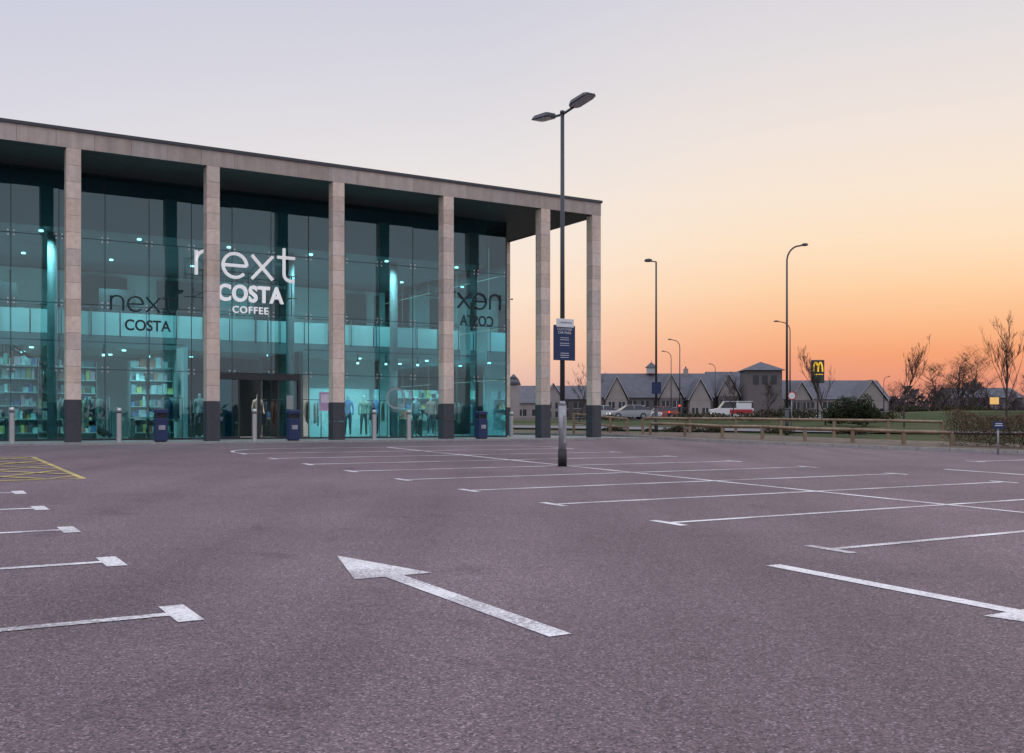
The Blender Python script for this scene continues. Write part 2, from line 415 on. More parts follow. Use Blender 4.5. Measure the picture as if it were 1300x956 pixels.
while vv<VBK:
    e=min(vv+1.085,VBK); mb.box(UR-.029,UR,max(vv,VF+.031)+.004,e-.004,ZS,ZT,0,tint()); vv=e
mb.box(UL,UR+.04,VF-.05,VBK+.05,ZT+.003,ZT+.10,1)
mb.box(UL+.1,UR-.1,VF+.5,VBK-.1,ZT+.103,ZT+.2,1)
mb.build('fascia_and_parapet',[M_fascia,M_cap,M_soffit],ST)
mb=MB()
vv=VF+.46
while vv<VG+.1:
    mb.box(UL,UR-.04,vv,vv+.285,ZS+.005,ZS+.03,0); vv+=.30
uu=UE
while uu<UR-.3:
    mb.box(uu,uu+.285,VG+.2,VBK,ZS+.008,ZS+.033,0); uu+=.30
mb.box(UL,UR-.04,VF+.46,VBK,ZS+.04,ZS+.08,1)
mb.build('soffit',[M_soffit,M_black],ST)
mb=MB(); jb=MB()
zz=[ZB+.05,1.78,3.95,6.15,ZS]
ug=[UE-1.435*k for k in range(0,34)]
ug=[u for u in ug if u>UL]
ug.reverse()
for a,b in zip(ug[:-1],ug[1:]):
    for k,(c,d) in enumerate(zip(zz[:-1],zz[1:])):
        if k==0 and 9.9<(a+b)/2<13.2: continue
        ti=R.uniform(-.006,.006); tj=R.uniform(-.006,.006)
        mb.face([(a+.008,VG+ti,c+.008),(b-.008,VG-ti,c+.008),(b-.008,VG-ti+tj,d-.008),(a+.008,VG+ti+tj,d-.008)],0)
vv=VG
while vv<VBK-1:
    e=vv+1.45
    for c,d in zip(zz[:-1],zz[1:]): mb.face([(UE,vv+.008,c+.008),(UE,e-.008,c+.008),(UE,e-.008,d-.008),(UE,vv+.008,d-.008)],0)
    vv=e
mb.build('glazing',[M_glass],ST)
for a in ug: jb.box(a-.009,a+.009,VG-.012,VG+.016,ZB,ZS,0)
for z in zz[1:-1]: jb.box(UL,UE,VG-.010,VG+.014,z-.009,z+.009,0)
jb.box(UL,UE+.03,VG-.04,VG+.05,ZB,ZB+.06,1)
jb.box(UE-.02,UE+.02,VG-.02,VG+.02,ZB+.06,ZS,1)
for a in ug:
    for z in zz[1:-1]:
        for du in (-.09,.09):
            for dz in (-.07,.07):
                jb.cyl((a+du,VG-.02,z+dz),(a+du,VG+.0,z+dz),.03,.03,8,2)
        jb.box(a-.10,a+.10,VG+.02,VG+.035,z-.02,z+.02,2)
jb.build('glazing_joints_and_fixings',[M_joint,M_mull,M_steel],ST)
mb=MB()
for a in ug[1::3]:
    mb.face([(a,VG+.06,ZB),(a,VG+.50,ZB),(a,VG+.50,ZS-.02),(a,VG+.06,ZS-.02)],0)
mb.build('glass_fins',[M_fin],ST)
mb=MB(); D0,D1=9.95,13.05; DT=1.76
mb.box(D0,D0+.09,VG-.10,VG+.1,ZB,DT,0); mb.box(D1-.09,D1,VG-.10,VG+.1,ZB,DT,0); mb.box(D0+.09,D1-.09,VG-.10,VG+.1,DT-.22,DT,0)
for x in (D0+.82,D0+1.52,D0+1.58,D0+2.28): mb.box(x-.025,x+.025,VG-.04,VG+.02,ZB,DT-.22,0)
for a,b in ((D0+.11,D0+.78),(D0+2.32,D1-.11)): 
    mb.face([(a,VG-.01,ZB+.1),(b,VG-.01,ZB+.1),(b,VG-.01,DT-.24),(a,VG-.01,DT-.24)],1)
    mb.box(a,b,VG-.03,VG+.01,ZB+.02,ZB+.1,0)
mb.build('entrance_doors',[M_mull,M_glass],ST)
# interior shell
mb=MB()
mb.box(UL,UE-.3,VG+.1,VBK,ZB-.2,ZB+.01,1)
mb.box(UL,UE,VBK-.2,VBK,ZB,ZS,0)
mb.box(UL-.2,UL,VF+.5,VBK,ZB,ZS,0)
mb.box(UL,UE-.7,39.6,VBK-.2,2.75,3.1,0)
mb.box(UL,UE-.7,39.52,39.6,2.70,3.16,4)
mb.box(UL,UE-.7,39.56,39.6,3.16,4.0,0)
mb.box(UL,UE-.7,47.5,47.65,3.1,6.5,0)
mb.box(UL,9.5,46.5,46.65,ZB,2.75,0); mb.box(13.5,UE-2.5,43,43.15,ZB,2.75,0)
mb.box(UL,UE-.6,VG+.62,VG+.72,6.55,ZS-.02,2)
mb.box(UL,UE-.6,VG+.72,VBK-.2,6.55,6.7,2)
mb.box(9.2,9.35,38.4,46.5,ZB,2.75,0); mb.box(13.6,13.75,38.4,43,ZB,2.75,3)
for uu in (4.8,17.7,-3.8,13.3): mb.cyl((uu,38.6,ZB),(uu,38.6,6.55),.16,.16,16,4)
mb.box(9.35,13.6,43.5,43.6,ZB,2.7,3)
for a,b in ((6.9,8.9),(10.2,12.4),(14.6,16.1),(19.2,20.2),(1.5,3.4)): mb.box(a,b,47.3,47.46,3.1,6.3,3)
for a,b in ((-1,.8),(2.8,4.2),(7.2,8.6)): mb.box(a,b,44,44.2,3.1,5.4,3)
mb.build('interior_shell',[M_inwall,M_infloor,M_blind,M_indark,M_incol],ST)
mb=MB()
SPOTS=[]
uu=-18.
while uu<20.5:
    for vv in (41.0,43.8):
        mb.cyl((uu,vv,2.745),(uu,vv,2.70),.07,.08,12,0)
        if uu>-9: SPOTS.append((uu,vv,2.66,200 if vv<42 else 120))
    SPOTS+= [(uu,38.2,6.4,520),(uu,43.6,6.4,440)] if uu>-14 else []
    for vv in (38.2,43.6): mb.cyl((uu,vv,6.545),(uu,vv,6.49),.07,.08,12,0)
    uu+=3.2
TR=(0.5,2.1,6.3,7.8,14.6,15.7,16.9,18.3,19.5)
for uu in TR:
    mb.cyl((uu,37.6,2.35),(uu,37.6,2.28),.045,.05,10,0)
    SPOTS.append((uu,37.6,2.24,100))
mb.build('ceiling_luminaires',[M_light],ST)
ld={}
for (uu,vv,zz_,e) in SPOTS:
    if e not in ld:
        l=bpy.data.lights.new('shop_downlight','SPOT'); l.energy=e; l.spot_size=math.radians(140); l.spot_blend=1; l.shadow_soft_size=.12; l.color=(1,.96,.9); ld[e]=l
    o=bpy.data.objects.new('downlight',ld[e]); COL.objects.link(o); o.location=(uu,vv,zz_); o.parent=ST
    if e==100: o.rotation_euler=(math.radians(25),0,0)
mb=MB()
for uu in TR: mb.cyl((uu,37.6,2.36),(uu,37.6,2.75),.04,.03,8,0); 
mb.box(UL,9,37.58,37.62,2.74,2.78,0); mb.box(13.5,UE-1,37.58,37.62,2.74,2.78,0)
for k in range(46):
    uu=UE-.8-k
    mb.cyl((uu,39.5,3.1),(uu,39.5,4.15),.02,.02,6,0)
mb.cyl((UL+1,39.5,4.15),(UE-.8,39.5,4.15),.025,.025,6,0)
mb.build('track_rails',[M_dkmetal],ST)
mb=MB(); u0=7.0
for k in range(18):
    a=u0-k*.27; z=ZB+k*.19
    mb.box(a-.28,a,40.2,41.3,z+.14,z+.19,0)
for yy in (40.15,41.33):
    for k in range(18):
        a=u0-k*.27; z=ZB+k*.19
        mb.cyl((a,yy,z+.1),(a,yy,z+1.05),.012,.012,5,0)
    mb.cyl((u0,yy,ZB+1.0),(u0-17*.27,yy,ZB+17*.19+1.05),.03,.03,8,0)
    mb.cyl((u0,yy,ZB+.1),(u0-17*.27,yy,ZB+17*.19+.05),.09,.09,6,0)
mb.build('staircase',[M_dkmetal],ST)
def goods(mb,u0,u1,v0,zs,wmin,wmax,hmax,pal):
    for z in zs:
        mb.box(u0,u1,v0-.02,v0+.38,z-.03,z,0,(.55,.56,.57))
        u=u0+.03
        while u<u1-.1:
            w=R.uniform(wmin,wmax); h=R.uniform(.4,1)*hmax; c=R.choice(pal); k=R.uniform(.6,1.15)
            if R.random()<.85: mb.box(u,min(u+w*.9,u1),v0+R.uniform(0,.06),v0+.3,z+.001,z+h,0,tuple(min(.9,q*k) for q in c))
            u+=w
PAL=[(.7,.65,.6),(.35,.37,.4),(.8,.8,.78),(.7,.22,.15),(.12,.22,.42),(.85,.83,.8),(.8,.6,.2),(.15,.15,.16),(.3,.55,.45),(.75,.75,.75),(.9,.45,.5)]
CL=[(.5,.45,.42),(.2,.22,.26),(.65,.62,.58),(.35,.18,.16),(.12,.18,.30),(.1,.1,.11),(.45,.4,.3),(.3,.32,.3)]
mb=MB()
zz4=[ZB+.25,ZB+.72,ZB+1.19,ZB+1.66,ZB+2.13,ZB+2.6]
for a,b,vv in ((-9,-5,38.9),(-4.5,-.5,38.9),(-.2,1.2,38.9),(1.35,2.8,38.9),(2.95,4.4,39.1),(7.4,8.9,38.7),(-3,3,42),(3.4,6,43.5),(5.1,6.4,39.7)):
    goods(mb,a,b,vv,zz4,.07,.24,.38,PAL)
    mb.box(a,b,vv+.4,vv+.44,ZB,ZB+2.85,0,(.55,.57,.57))
    for q in (a-.03,b): mb.box(q,q+.03,vv,vv+.4,ZB,ZB+2.85,0,(.25,.25,.25))
goods(mb,18.5,20.7,39.6,zz4[1:4],.08,.25,.36,PAL)
for a,b,vv in ((2.0,3.4,37.9),(7.3,8.3,37.8),(18.3,19.2,38.9),(10.3,11.2,41),(0,1,37.9)):
    mb.box(a,b,vv,vv+.6,ZB+.74,ZB+.8,0,(.5,.4,.3))
    for q in (a+.03,b-.09): mb.box(q,q+.06,vv+.05,vv+.55,ZB,ZB+.74,0,(.1,.1,.1))
    u=a+.05
    while u<b-.2:
        mb.box(u,u+.16,vv+.1,vv+.4,ZB+.801,ZB+.8+R.uniform(.05,.3),0,R.choice(PAL)); u+=.24
# clothes rails with garments, seen end-on and side-on
for a,b,vv in ((9.6,10.4,39.5),(12.2,13.4,39.6),(13.85,14.6,38.7),(16.6,17.5,38.8),(19.5,20.8,38.4),(5.0,6.6,38.3),(8.4,9.1,38.2)):
    mb.cyl((a,vv,ZB+1.5),(b,vv,ZB+1.5),.02,.02,6,0,(.1,.1,.1))
    for q in (a,b): mb.cyl((q,vv,ZB),(q,vv,ZB+1.5),.02,.02,6,0,(.1,.1,.1))
    u=a+.05
    while u<b-.05:
        c=R.choice(CL); w=R.uniform(.18,.24); tw=R.uniform(.04,.16); lo=R.uniform(.45,.8)
        mb.face([(u-tw,vv-w,ZB+1.34),(u+tw,vv+w,ZB+1.34),(u+tw+.03,vv+w+.03,ZB+lo),(u-tw,vv-w-.03,ZB+lo)],0,c)
        mb.face([(u-tw,vv-w,ZB+1.34),(u,vv,ZB+1.46),(u+tw,vv+w,ZB+1.34)],0,c)
        u+=.07
for a,b in ((14.6,17.2),(18.4,20.8)): mb.box(a,b,40.0,40.05,ZB+.0,ZB+2.0,0,(.72,.75,.75))
mb.build('shop_displays',[M_goods],ST)
mb=MB()
mb.box(13.80,14.30,VG-.035,VG-.028,ZB+1.05,ZB+1.75,0,(.55,.36,.52)); mb.box(13.87,14.23,VG-.038,VG-.0355,ZB+1.35,ZB+1.66,0,(.75,.66,.74))
mb.box(12.5,12.75,VG-.125,VG-.12,ZB+1.1,ZB+1.6,0,(.35,.37,.36))
def ring(mb,cu,cv,cz,r,w,c,n=28):
    for i in range(n):
        p,q=2*math.pi*i/n,2*math.pi*(i+1)/n
        mb.face([(cu+rr*math.cos(t),cv,cz+rr*math.sin(t)) for rr,t in ((r-w,p),(r,p),(r,q),(r-w,q))],0,c)
ring(mb,16.95,VG-.03,ZB+1.55,.42,.08,(.35,.40,.42))
mb.build('window_posters',[M_goods],ST)

def mannequin(name,loc,c1,c2,skin,rot=0,arm=0):
    sk=[(0,0,.95),(0,0,1.12),(0,0,1.36),(0,0,1.48),(0,-.01,1.56),(0,-.015,1.66),
        (.16,0,1.38),(.21,.02,1.12),(.19,-.06-arm,.88),(-.16,0,1.38),(-.21,.02,1.12),(-.20,-.03,.86),
        (.08,0,.88),(.09,-.02,.48),(.10,.03,.08),(.10,-.10,.03),(-.08,0,.88),(-.10,.0,.48),(-.11,.05,.08),(-.12,-.08,.03)]
    rad=[.13,.105,.13,.05,.05,.085,.055,.04,.028,.055,.04,.028,.085,.055,.035,.03,.085,.055,.035,.03]
    ed=[(0,1),(1,2),(2,3),(3,4),(4,5),(2,6),(6,7),(7,8),(2,9),(9,10),(10,11),(0,12),(12,13),(13,14),(14,15),(0,16),(16,17),(17,18),(18,19)]
    me=bpy.data.meshes.new(name); me.from_pydata(sk,ed,[])
    o=bpy.data.objects.new(name,me); COL.objects.link(o)
    s=o.modifiers.new('s','SKIN'); s.use_smooth_shade=True
    for k,r in enumerate(rad): me.skin_vertices[0].data[k].radius=(r,r*(.7 if k in(0,1,2) else 1))
    me.skin_vertices[0].data[0].use_root=True
    o.modifiers.new('d','SUBSURF').levels=1; o.modifiers['d'].render_levels=1
    m,nt,out=newmat('mannequin_clothing'); L=nt.links
    tc=N(nt,'ShaderNodeTexCoord'); sp=N(nt,'ShaderNodeSeparateXYZ'); L.new(tc.outputs['Object'],sp.inputs[0])
    r=N(nt,'ShaderNodeValToRGB'); r.color_ramp.interpolation='CONSTANT'; dv=N(nt,'ShaderNodeMath',operation='DIVIDE'); dv.inputs[1].default_value=1.8
    L.new(sp.outputs[2],dv.inputs[0]); L.new(dv.outputs[0],r.inputs[0]); e=r.color_ramp.elements
    e[0].position=0; e[0].color=(*skin,1); e[1].position=.83; e[1].color=(*skin,1)
    q=e.new(.06); q.color=(*c2,1); q=e.new(.52); q.color=(*c1,1)
    b=N(nt,'ShaderNodeBsdfPrincipled'); b.inputs['Roughness'].default_value=.8; L.new(r.outputs[0],b.inputs['Base Color']); L.new(b.outputs[0],out.inputs[0])
    me.materials.append(m); o.location=loc; o.rotation_euler=(0,0,rot); o.parent=ST; return o
for i,(uu,vv,c1,c2) in enumerate(((9.75,38.3,(.35,.3,.3),(.05,.05,.06)),(10.35,39,(.5,.42,.36),(.1,.1,.12)),(11.9,38.2,(.45,.4,.36),(.06,.06,.07)),
      (15.0,38.3,(.25,.28,.34),(.08,.10,.15)),(15.65,38.5,(.12,.20,.38),(.10,.10,.12)),(16.25,38.3,(.45,.38,.32),(.15,.13,.12)),(18.5,38.2,(.3,.3,.32),(.10,.10,.11)),(19.3,38.4,(.45,.20,.16),(.10,.10,.12)))):
    mannequin('shop_mannequin',(uu,vv,ZB+.02),c1,c2,(.55,.5,.47),R.uniform(-.5,.5),R.uniform(0,.12))

# ------------------------------------------------------------ store sign
def strokes():
    S=[]
    def arcp(cx,cy,rx,ry,a0,a1,n=14): return [(cx+rx*math.cos(math.radians(a0+(a1-a0)*i/n)),cy+ry*math.sin(math.radians(a0+(a1-a0)*i/n))) for i in range(n+1)]
    S.append([(0,0),(0,1)]); S.append([(0,.55)]+arcp(.4,.6,.4,.4,180,0)+[(.8,0)])
    x=1.1; S.append(arcp(x+.5,.5,.5,.5,0,318,26)); S.append([(x,.5),(x+1,.5)])
    x=2.32; S.append([(x,0),(x+.9,1)]); S.append([(x,1),(x+.9,0)])
    x=3.42; S.append([(x+.3,1.4),(x+.3,.3)]+arcp(x+.6,.3,.3,.3,180,270,8)+[(x+.75,0)]); S.append([(x,1),(x+.78,1)])
    return S
def logo(name,parent,loc,s,mat,r,mirror=False):
    c=bpy.data.curves.new(name,'CURVE'); c.dimensions='3D'; c.bevel_depth=r; c.bevel_resolution=1; c.use_fill_caps=True
    for st in strokes():
        sp=c.splines.new('POLY'); sp.points.add(len(st)-1)
        for p,(x,y) in zip(sp.points,st): p.co=((-x if mirror else x)*s,0,y*s,1)
    c.materials.append(mat); o=bpy.data.objects.new(name,c); COL.objects.link(o); o.parent=parent; o.location=loc
    return o
SG=empty('store_sign',(0,0,0),A)
VS=36.0
logo('letters_fashion',SG,(9.05,VS,5.10),.84,M_letter,.062)
text('letters_cafe','COSTA',.80,M_letter,SG,(10.95,VS,4.28),extrude=.05,offset=.022,sx=.86,space=1.08)
text('letters_cafe_sub','COFFEE',.34,M_letter,SG,(10.95,VS,3.86),extrude=.03,offset=.004,space=1.15)
mb=MB()
for z in (5.3,4.5): mb.box(9.0,12.7,VS+.09,VS+.11,z-.012,z+.012,0)
for uu in (9.3,10.9,12.5):
    mb.box(uu-.012,uu+.012,VS+.11,VG-.0,5.29,5.31,0); mb.box(uu-.012,uu+.012,VS+.11,VG,4.49,4.51,0); mb.box(uu-.012,uu+.012,VS+.11,VS+.13,3.9,5.3,0)
mb.build('sign_rails',[M_dkmetal],SG)
logo('painted_reflection',ST,(6.4,VG-.03,3.80),.50,M_ghost,.032)  # modelled letters standing in for the sign's reflection in the glass
text('painted_reflection_cafe','COSTA',.52,M_ghost,ST,(7.6,VG-.025,3.15),offset=.01,sx=.9)
logo('painted_reflection_side',ST,(21.7,VG-.03,4.65),.62,M_ghost,.045,True)  # mirrored letters, also a built-in sign reflection
text('painted_reflection_side_cafe','COSTA',.60,M_ghost,ST,(20.6,VG-.025,3.95),offset=.012,sx=-.8)

# ------------------------------------------------------------ bollards, bins
def bollard(u,v,h=1.05):
    mb=MB(); 
    mb.cyl((0,0,0),(0,0,.012),.13,.13,20,0); mb.cyl((0,0,.012),(0,0,h-.16),.082,.082,20,0,caps=False)
    mb.cyl((0,0,h-.16),(0,0,h-.13),.070,.070,20,1,caps=False); mb.cyl((0,0,h-.13),(0,0,h-.02),.082,.082,20,0); mb.cyl((0,0,h-.02),(0,0,h),.082,.055,20,0)
    x,y=W(u,v); mb.build('bollard',[M_steel,M_black],None,(x,y,-.615),A)
for px in (15,151,323,475,519): bollard(u_at(px,32.85),32.85)
bollard(u_at(649,36.5),36.5)
bollard(-3.5,32.85); bollard(-7,32.85)
def bin_(u,v):
    mb=MB()
    mb.bbox(-.19,.19,-.17,.17,.04,.74,.02,0); mb.box(-.15,.15,-.13,.13,0,.04,1)
    mb.box(-.15,.15,-.12,.12,.74,.90,1)
    for x in (-.17,.15): 
        for y in (-.15,.13): mb.box(x,x+.02,y,y+.02,.74,.90,0)
    mb.bbox(-.20,.20,-.18,.18,.90,1.02,.03,0)
    mb.box(-.10,.10,-.175,-.171,.38,.52,2)
    x,y=W(u,v); mb.build('litter_bin',[M_blue,M_black,M_galv],None,(x,y,-.615),A)
for px in (204,372,611): bin_(u_at(px,33.0),33.0)

# ------------------------------------------------------------ main lamp post
X0,Y0=1.098,22.37; Z0=gz(X0,Y0)
LP=empty('street_lamp',(X0,Y0,Z0),A)
mb=MB(); H=7.68
mb.cyl((0,0,0),(0,0,.36),.098,.098,20,1); mb.cyl((0,0,.36),(0,0,1.32),.086,.086,20,2); mb.cyl((0,0,1.32),(0,0,1.42),.086,.055,20,2)
mb.cyl((0,0,1.42),(0,0,H),.055,.042,16,0); mb.cyl((0,0,H),(0,0,H+.06),.055,.05,12,0)
mb.box(-.03,.03,-.093,-.08,.5,1.1,2)
mb.tube([(0,-.42,H+.03),(0,0,H-.02),(0,.42,H+.03)],.028,8,0)
for s in (-1,1):
    prof=[(.36,.05,.04),(.42,.12,.06),(.50,.145,.07),(.95,.15,.06),(1.06,.13,.035)]
    rings=[]
    for d,w,h in prof:
        z=H+.05+ (d-.38)*.10
        rings.append([(-w,s*d,z),(-w*.8,s*d,z+h*1.2),(w*.8,s*d,z+h*1.2),(w,s*d,z),(w*.9,s*d,z-h*.45),(-w*.9,s*d,z-h*.45)])
    for a,b in zip(rings[:-1],rings[1:]):
        for k in range(6): 
            q=[a[k],a[(k+1)%6],b[(k+1)%6],b[k]]
            mb.face(q,3 if k==4 else 0)
    mb.face(rings[0],0); mb.face(rings[-1],0)
mb.build('pole',[M_dkmetal,M_black,M_galv,M_lens],LP)
mb=MB()
mb.bbox(-.29,.27,-.10,-.075,2.30,3.06,.004,0); mb.bbox(-.23,.22,-.125,-.102,3.02,3.20,.004,1)
mb.box(-.10,.10,-.075,.07,2.5,2.53,2); mb.box(-.10,.10,-.075,.07,2.86,2.89,2)
for z0 in (2.74,2.62,2.36):
    for k in range(2 if z0>2.6 else 3):
        z=z0+.045*k; w=R.uniform(.10,.2); mb.box(-w-.01,w-.01,-.1035,-.1005,z,z+.010,1)
mb.build('notice_board',[M_blue,M_wht,M_galv],LP)
text('notice_text','CUSTOMER\nCAR PARK',.075,M_wht,LP,(-.01,-.1035,2.95),extrude=.001)
text('notice_header','2 HOURS MAX',.05,M_blue,LP,(0,-.1275,3.10),extrude=.001)

def slamp(px,Y,ytop,arm,curved=False,sign=False,h=None):
    X=(px-650)/F*Y; z0=gz(X,Y); top=(HY-ytop)/F*Y; H=top-z0
    mb=MB(); r=.09 if curved else .07
    mb.cyl((0,0,-.2),(0,0,1.3),r*1.25,r*1.25,12,0); mb.cyl((0,0,1.3),(0,0,1.4),r*1.25,r*.8,12,0)
    s=1 if arm>0 else -1; L=abs(arm)
    if curved:
        mb.cyl((0,0,1.4),(0,0,H-.9),r*.8,r*.55,12,0)
        pts=[(s*(1-math.cos(t))*L*.6,0,H-.9+.85*math.sin(t)) for t in [i*math.pi/16 for i in range(9)]]
        mb.tube(pts,r*.5,8,0); mb.cyl(pts[-1],(s*L*.75,0,H),r*.5,r*.5,8,0)
    else:
        mb.cyl((0,0,1.4),(0,0,H-.05),r*.8,r*.55,12,0); mb.cyl((0,0,H-.05),(s*L*.5,0,H-.02),r*.4,r*.4,8,0)
    x0=s*L*(.7 if curved else .35); x1=s*L
    ra=[]
    for x,w,hh in ((x0,.06,.05),(x0+(x1-x0)*.3,.13,.09),(x0+(x1-x0)*.8,.14,.08),(x1,.07,.03)):
        ra.append([(x,-w,H),(x,-w*.6,H+hh),(x,w*.6,H+hh),(x,w,H),(x,w*.7,H-hh*.6),(x,-w*.7,H-hh*.6)])
    for a,b in zip(ra[:-1],ra[1:]):
        for k in range(6): mb.face([a[k],a[(k+1)%6],b[(k+1)%6],b[k]],0)
    mb.face(ra[0],0); mb.face(ra[-1],0)
    if sign: mb.box(-.22,.22,-.11,-.085,1.95,2.5,1)
    mb.build('street_lamp',[M_dkmetal,M_blue],None,(X,Y,z0))
slamp(833,48,331,-.55,sign=True)
slamp(999,56,311,1.15,True)
slamp(1003,100,408,-1.6,True)
slamp(863,120,431,-1.4,True)
slamp(852,140,446,-1.3,True)
slamp(908,160,462,-1.0,True)
slamp(1122,165,478,1.0,True)
slamp(642,110,380,.8,True)

# ------------------------------------------------------------ timber knee rail fences
def fence(name,pts,h=.55,sp=2.0,uv=True):
    E=empty(name); mb=MB()
    P=[Vector(W(*p)) if uv else Vector(p) for p in pts]
    D=[]
    for a,b in zip(P[:-1],P[1:]):
        n=max(1,round((b-a).length/sp))
        for k in range(n): D.append(a.lerp(b,k/n))
    D.append(P[-1]); top=[]
    for p in D:
        z=gz(p.x,p.y)+.05; hh=h+R.uniform(-.03,.03)
        a=R.uniform(-.02,.02)
        mb.box(p.x-.055,p.x+.055,p.y-.055,p.y+.055,z-.2,z+hh,0); top.append(Vector((p.x+a,p.y,z+hh+.03)))
    for a,b in zip(top[:-1],top[1:]):
        mb.cyl(a.lerp(b,.004),a.lerp(b,.996),.062,.062,4,0)
    mb.build('posts_and_rail',[M_wood],E); return E
fence('timber_rail_fence',[(27.0,33.5),(27.3,29.5),(28.0,26.0),(29.0,22.6),(29.6,21.2)],.5)
fence('timber_rail_fence',[(27.4,34.5),(33.5,32.5),(38.5,28)],.7)
mb=MB()
for k in range(4):
    x,y=W(26.6+k*1.1,38.5+k*.1); z=-.6
    mb.box(x-.06,x+.06,y-.06,y+.06,z-.1,z+1.0-k*.08,0)
a=Vector((*W(26.6,38.5),.38)); b=Vector((*W(29.9,38.8),.15)); mb.cyl(a,b,.06,.06,6,0); mb.cyl(a-Vector((0,0,.4)),b-Vector((0,0,.4)),.05,.05,6,0)
mb.build('timber_handrail',[M_wood])

# ------------------------------------------------------------ vegetation
def leafmass(name,blobs,n,size,cols,seed=1,skinny=1.):
    mb=MB(); rr=random.Random(seed+n)
    tot=sum(b[3]*b[4]*b[5] for b in blobs)
    for (cx,cy,cz,rx,ry,rz) in blobs:
        for _ in range(int(n*rx*ry*rz/tot)+6):
            while True:
                p=Vector((rr.uniform(-1,1),rr.uniform(-1,1),rr.uniform(-1,1)))
                l=p.length
                if l<1 and l>rr.random()*.75: break
            c=Vector((cx+p.x*rx,cy+p.y*ry,cz+p.z*rz))
            a=Vector((rr.gauss(0,1),rr.gauss(0,1),rr.gauss(0,1))).normalized(); b=a.orthogonal().normalized(); b.rotate(Matrix.Rotation(rr.uniform(0,6.28),3,a))
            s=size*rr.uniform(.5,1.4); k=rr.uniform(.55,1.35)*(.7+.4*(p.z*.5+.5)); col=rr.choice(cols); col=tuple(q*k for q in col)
            d=a.cross(b)
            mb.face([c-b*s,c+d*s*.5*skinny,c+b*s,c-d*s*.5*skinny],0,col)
    return mb.build(name,[M_attr])
def bare_tree(name,px,Y,h,seed,spread=.42,depth=4,dens=4,r0=None,x=None):
    rr=random.Random(seed); X=(px-650)/F*Y if x is None else x; z0=gz(X,Y)-.1
    c=bpy.data.curves.new(name,'CURVE'); c.dimensions='3D'; c.bevel_depth=1.; c.bevel_resolution=0; c.resolution_u=1
    r0=r0 or h*.014
    def branch(p,d,L,r,lv):
        n=5; pts=[p.copy()]; rs=[r]; q=p.copy(); dd=d.copy()
        for i in range(n):
            dd=(dd+Vector((rr.gauss(0,.12),rr.gauss(0,.12),rr.gauss(.04,.06)))).normalized(); q=q+dd*L/n; pts.append(q.copy()); rs.append(r*(1-.8*(i+1)/n)+.003)
        sp=c.splines.new('POLY'); sp.points.add(len(pts)-1)
        for a,b,e in zip(sp.points,pts,rs): a.co=(*b,1); a.radius=e
        if lv<=0: return
        m=dens+ (10 if lv==depth else 0)
        for k in range(m):
            t=rr.uniform(.22,1) if lv==depth else rr.uniform(.15,1)
            i=min(n-1,int(t*n)); base=pts[i].lerp(pts[i+1],t*n-i)
            az=rr.uniform(0,6.283); side=Vector((math.cos(az),math.sin(az),0))
            nd=(dd*(.75)+side*spread*1.7+Vector((0,0,.35))).normalized()
            branch(base,nd,L*rr.uniform(.38,.58)*(1.15-.5*t if lv==depth else 1),max(.004,rs[i]*.5),lv-1)
    branch(Vector((0,0,0)),Vector((0,0,1)),h*.92,r0,depth)
    c.materials.append(M_bark); o=bpy.data.objects.new(name,c); COL.objects.link(o); o.location=(X,Y,z0); return o
bare_tree('bare_tree',1148,78,5.3,3,.17)
bare_tree('bare_tree',1280,70,6.2,9,.17)
bare_tree('bare_tree',1048,85,5.2,5,.20)
bare_tree('bare_tree',975,90,3.0,21,.4)
bare_tree('bare_tree',930,100,3.6,22,.4)
bare_tree('bare_tree',735,95,4.4,23,.4)
rr=random.Random(5)
src=[bare_tree('bare_tree',1195+20*i,150+6*i,7.0+i,40+i,.75,4,5,.14) for i in range(3)]
for k,(px,Y,s) in enumerate(((1180,165,.75),(1200,175,.85),(1222,168,.95),(1240,172,.9),(1256,180,.8),(1170,190,.7),(1290,185,.75),(1310,170,.9),(1132,190,.7))):
    o=bpy.data.objects.new('bare_tree',src[k%3].data); COL.objects.link(o); X=(px-650)/F*Y; o.location=(X,Y,gz(X,Y)-.2); o.rotation_euler=(0,0,rr.uniform(0,6)); o.scale=(s,s,s*.85)
def bushes(name,items,cols,n,size):
    bl=[]; rr=random.Random(len(items)+n)
    for px,Y,w,h in items:
        X=(px-650)/F*Y; z=gz(X,Y)
        for k in range(7):
            f=rr.uniform(.45,.8); bl.append((X+rr.uniform(-.5,.5)*w*.7,Y+rr.uniform(-.4,.4)*w*.5,z+h*f*.5+rr.uniform(0,h*.25),w*.36*rr.uniform(.6,1.1),w*.33,h*.42*f*1.3))
    return leafmass(name,bl,n,size,cols)
G=[(.04,.062,.032),(.055,.078,.036),(.032,.048,.026),(.07,.065,.04)]
B=[(.12,.085,.065),(.09,.065,.052),(.15,.10,.07),(.065,.056,.045)]
bushes('evergreen_shrubs',[(1082,80,2.6,2.3),(1102,82,2.2,1.8),(1064,84,2.2,1.8)],G,11000,.085)
bushes('verge_shrubs',[(872,48,1.4,.55),(850,50,1.2,.45),(905,52,1.4,.45),(820,50,1.0,.4),(780,52,1.3,.5),(990,52,1.4,.4),(1080,50,1.6,.4)],B+G,6500,.05)
bushes('distant_shrubs',[(880,96,4,1.0),(905,98,3,.8),(955,95,4,1.0),(985,98,4,1.5),(1015,96,3.4,1.3),(770,100,4,.6),(1125,94,3,1.0),(1160,160,6,1.5),(1200,165,7,1.7),(1240,165,7,1.5)],B+G,12000,.12)
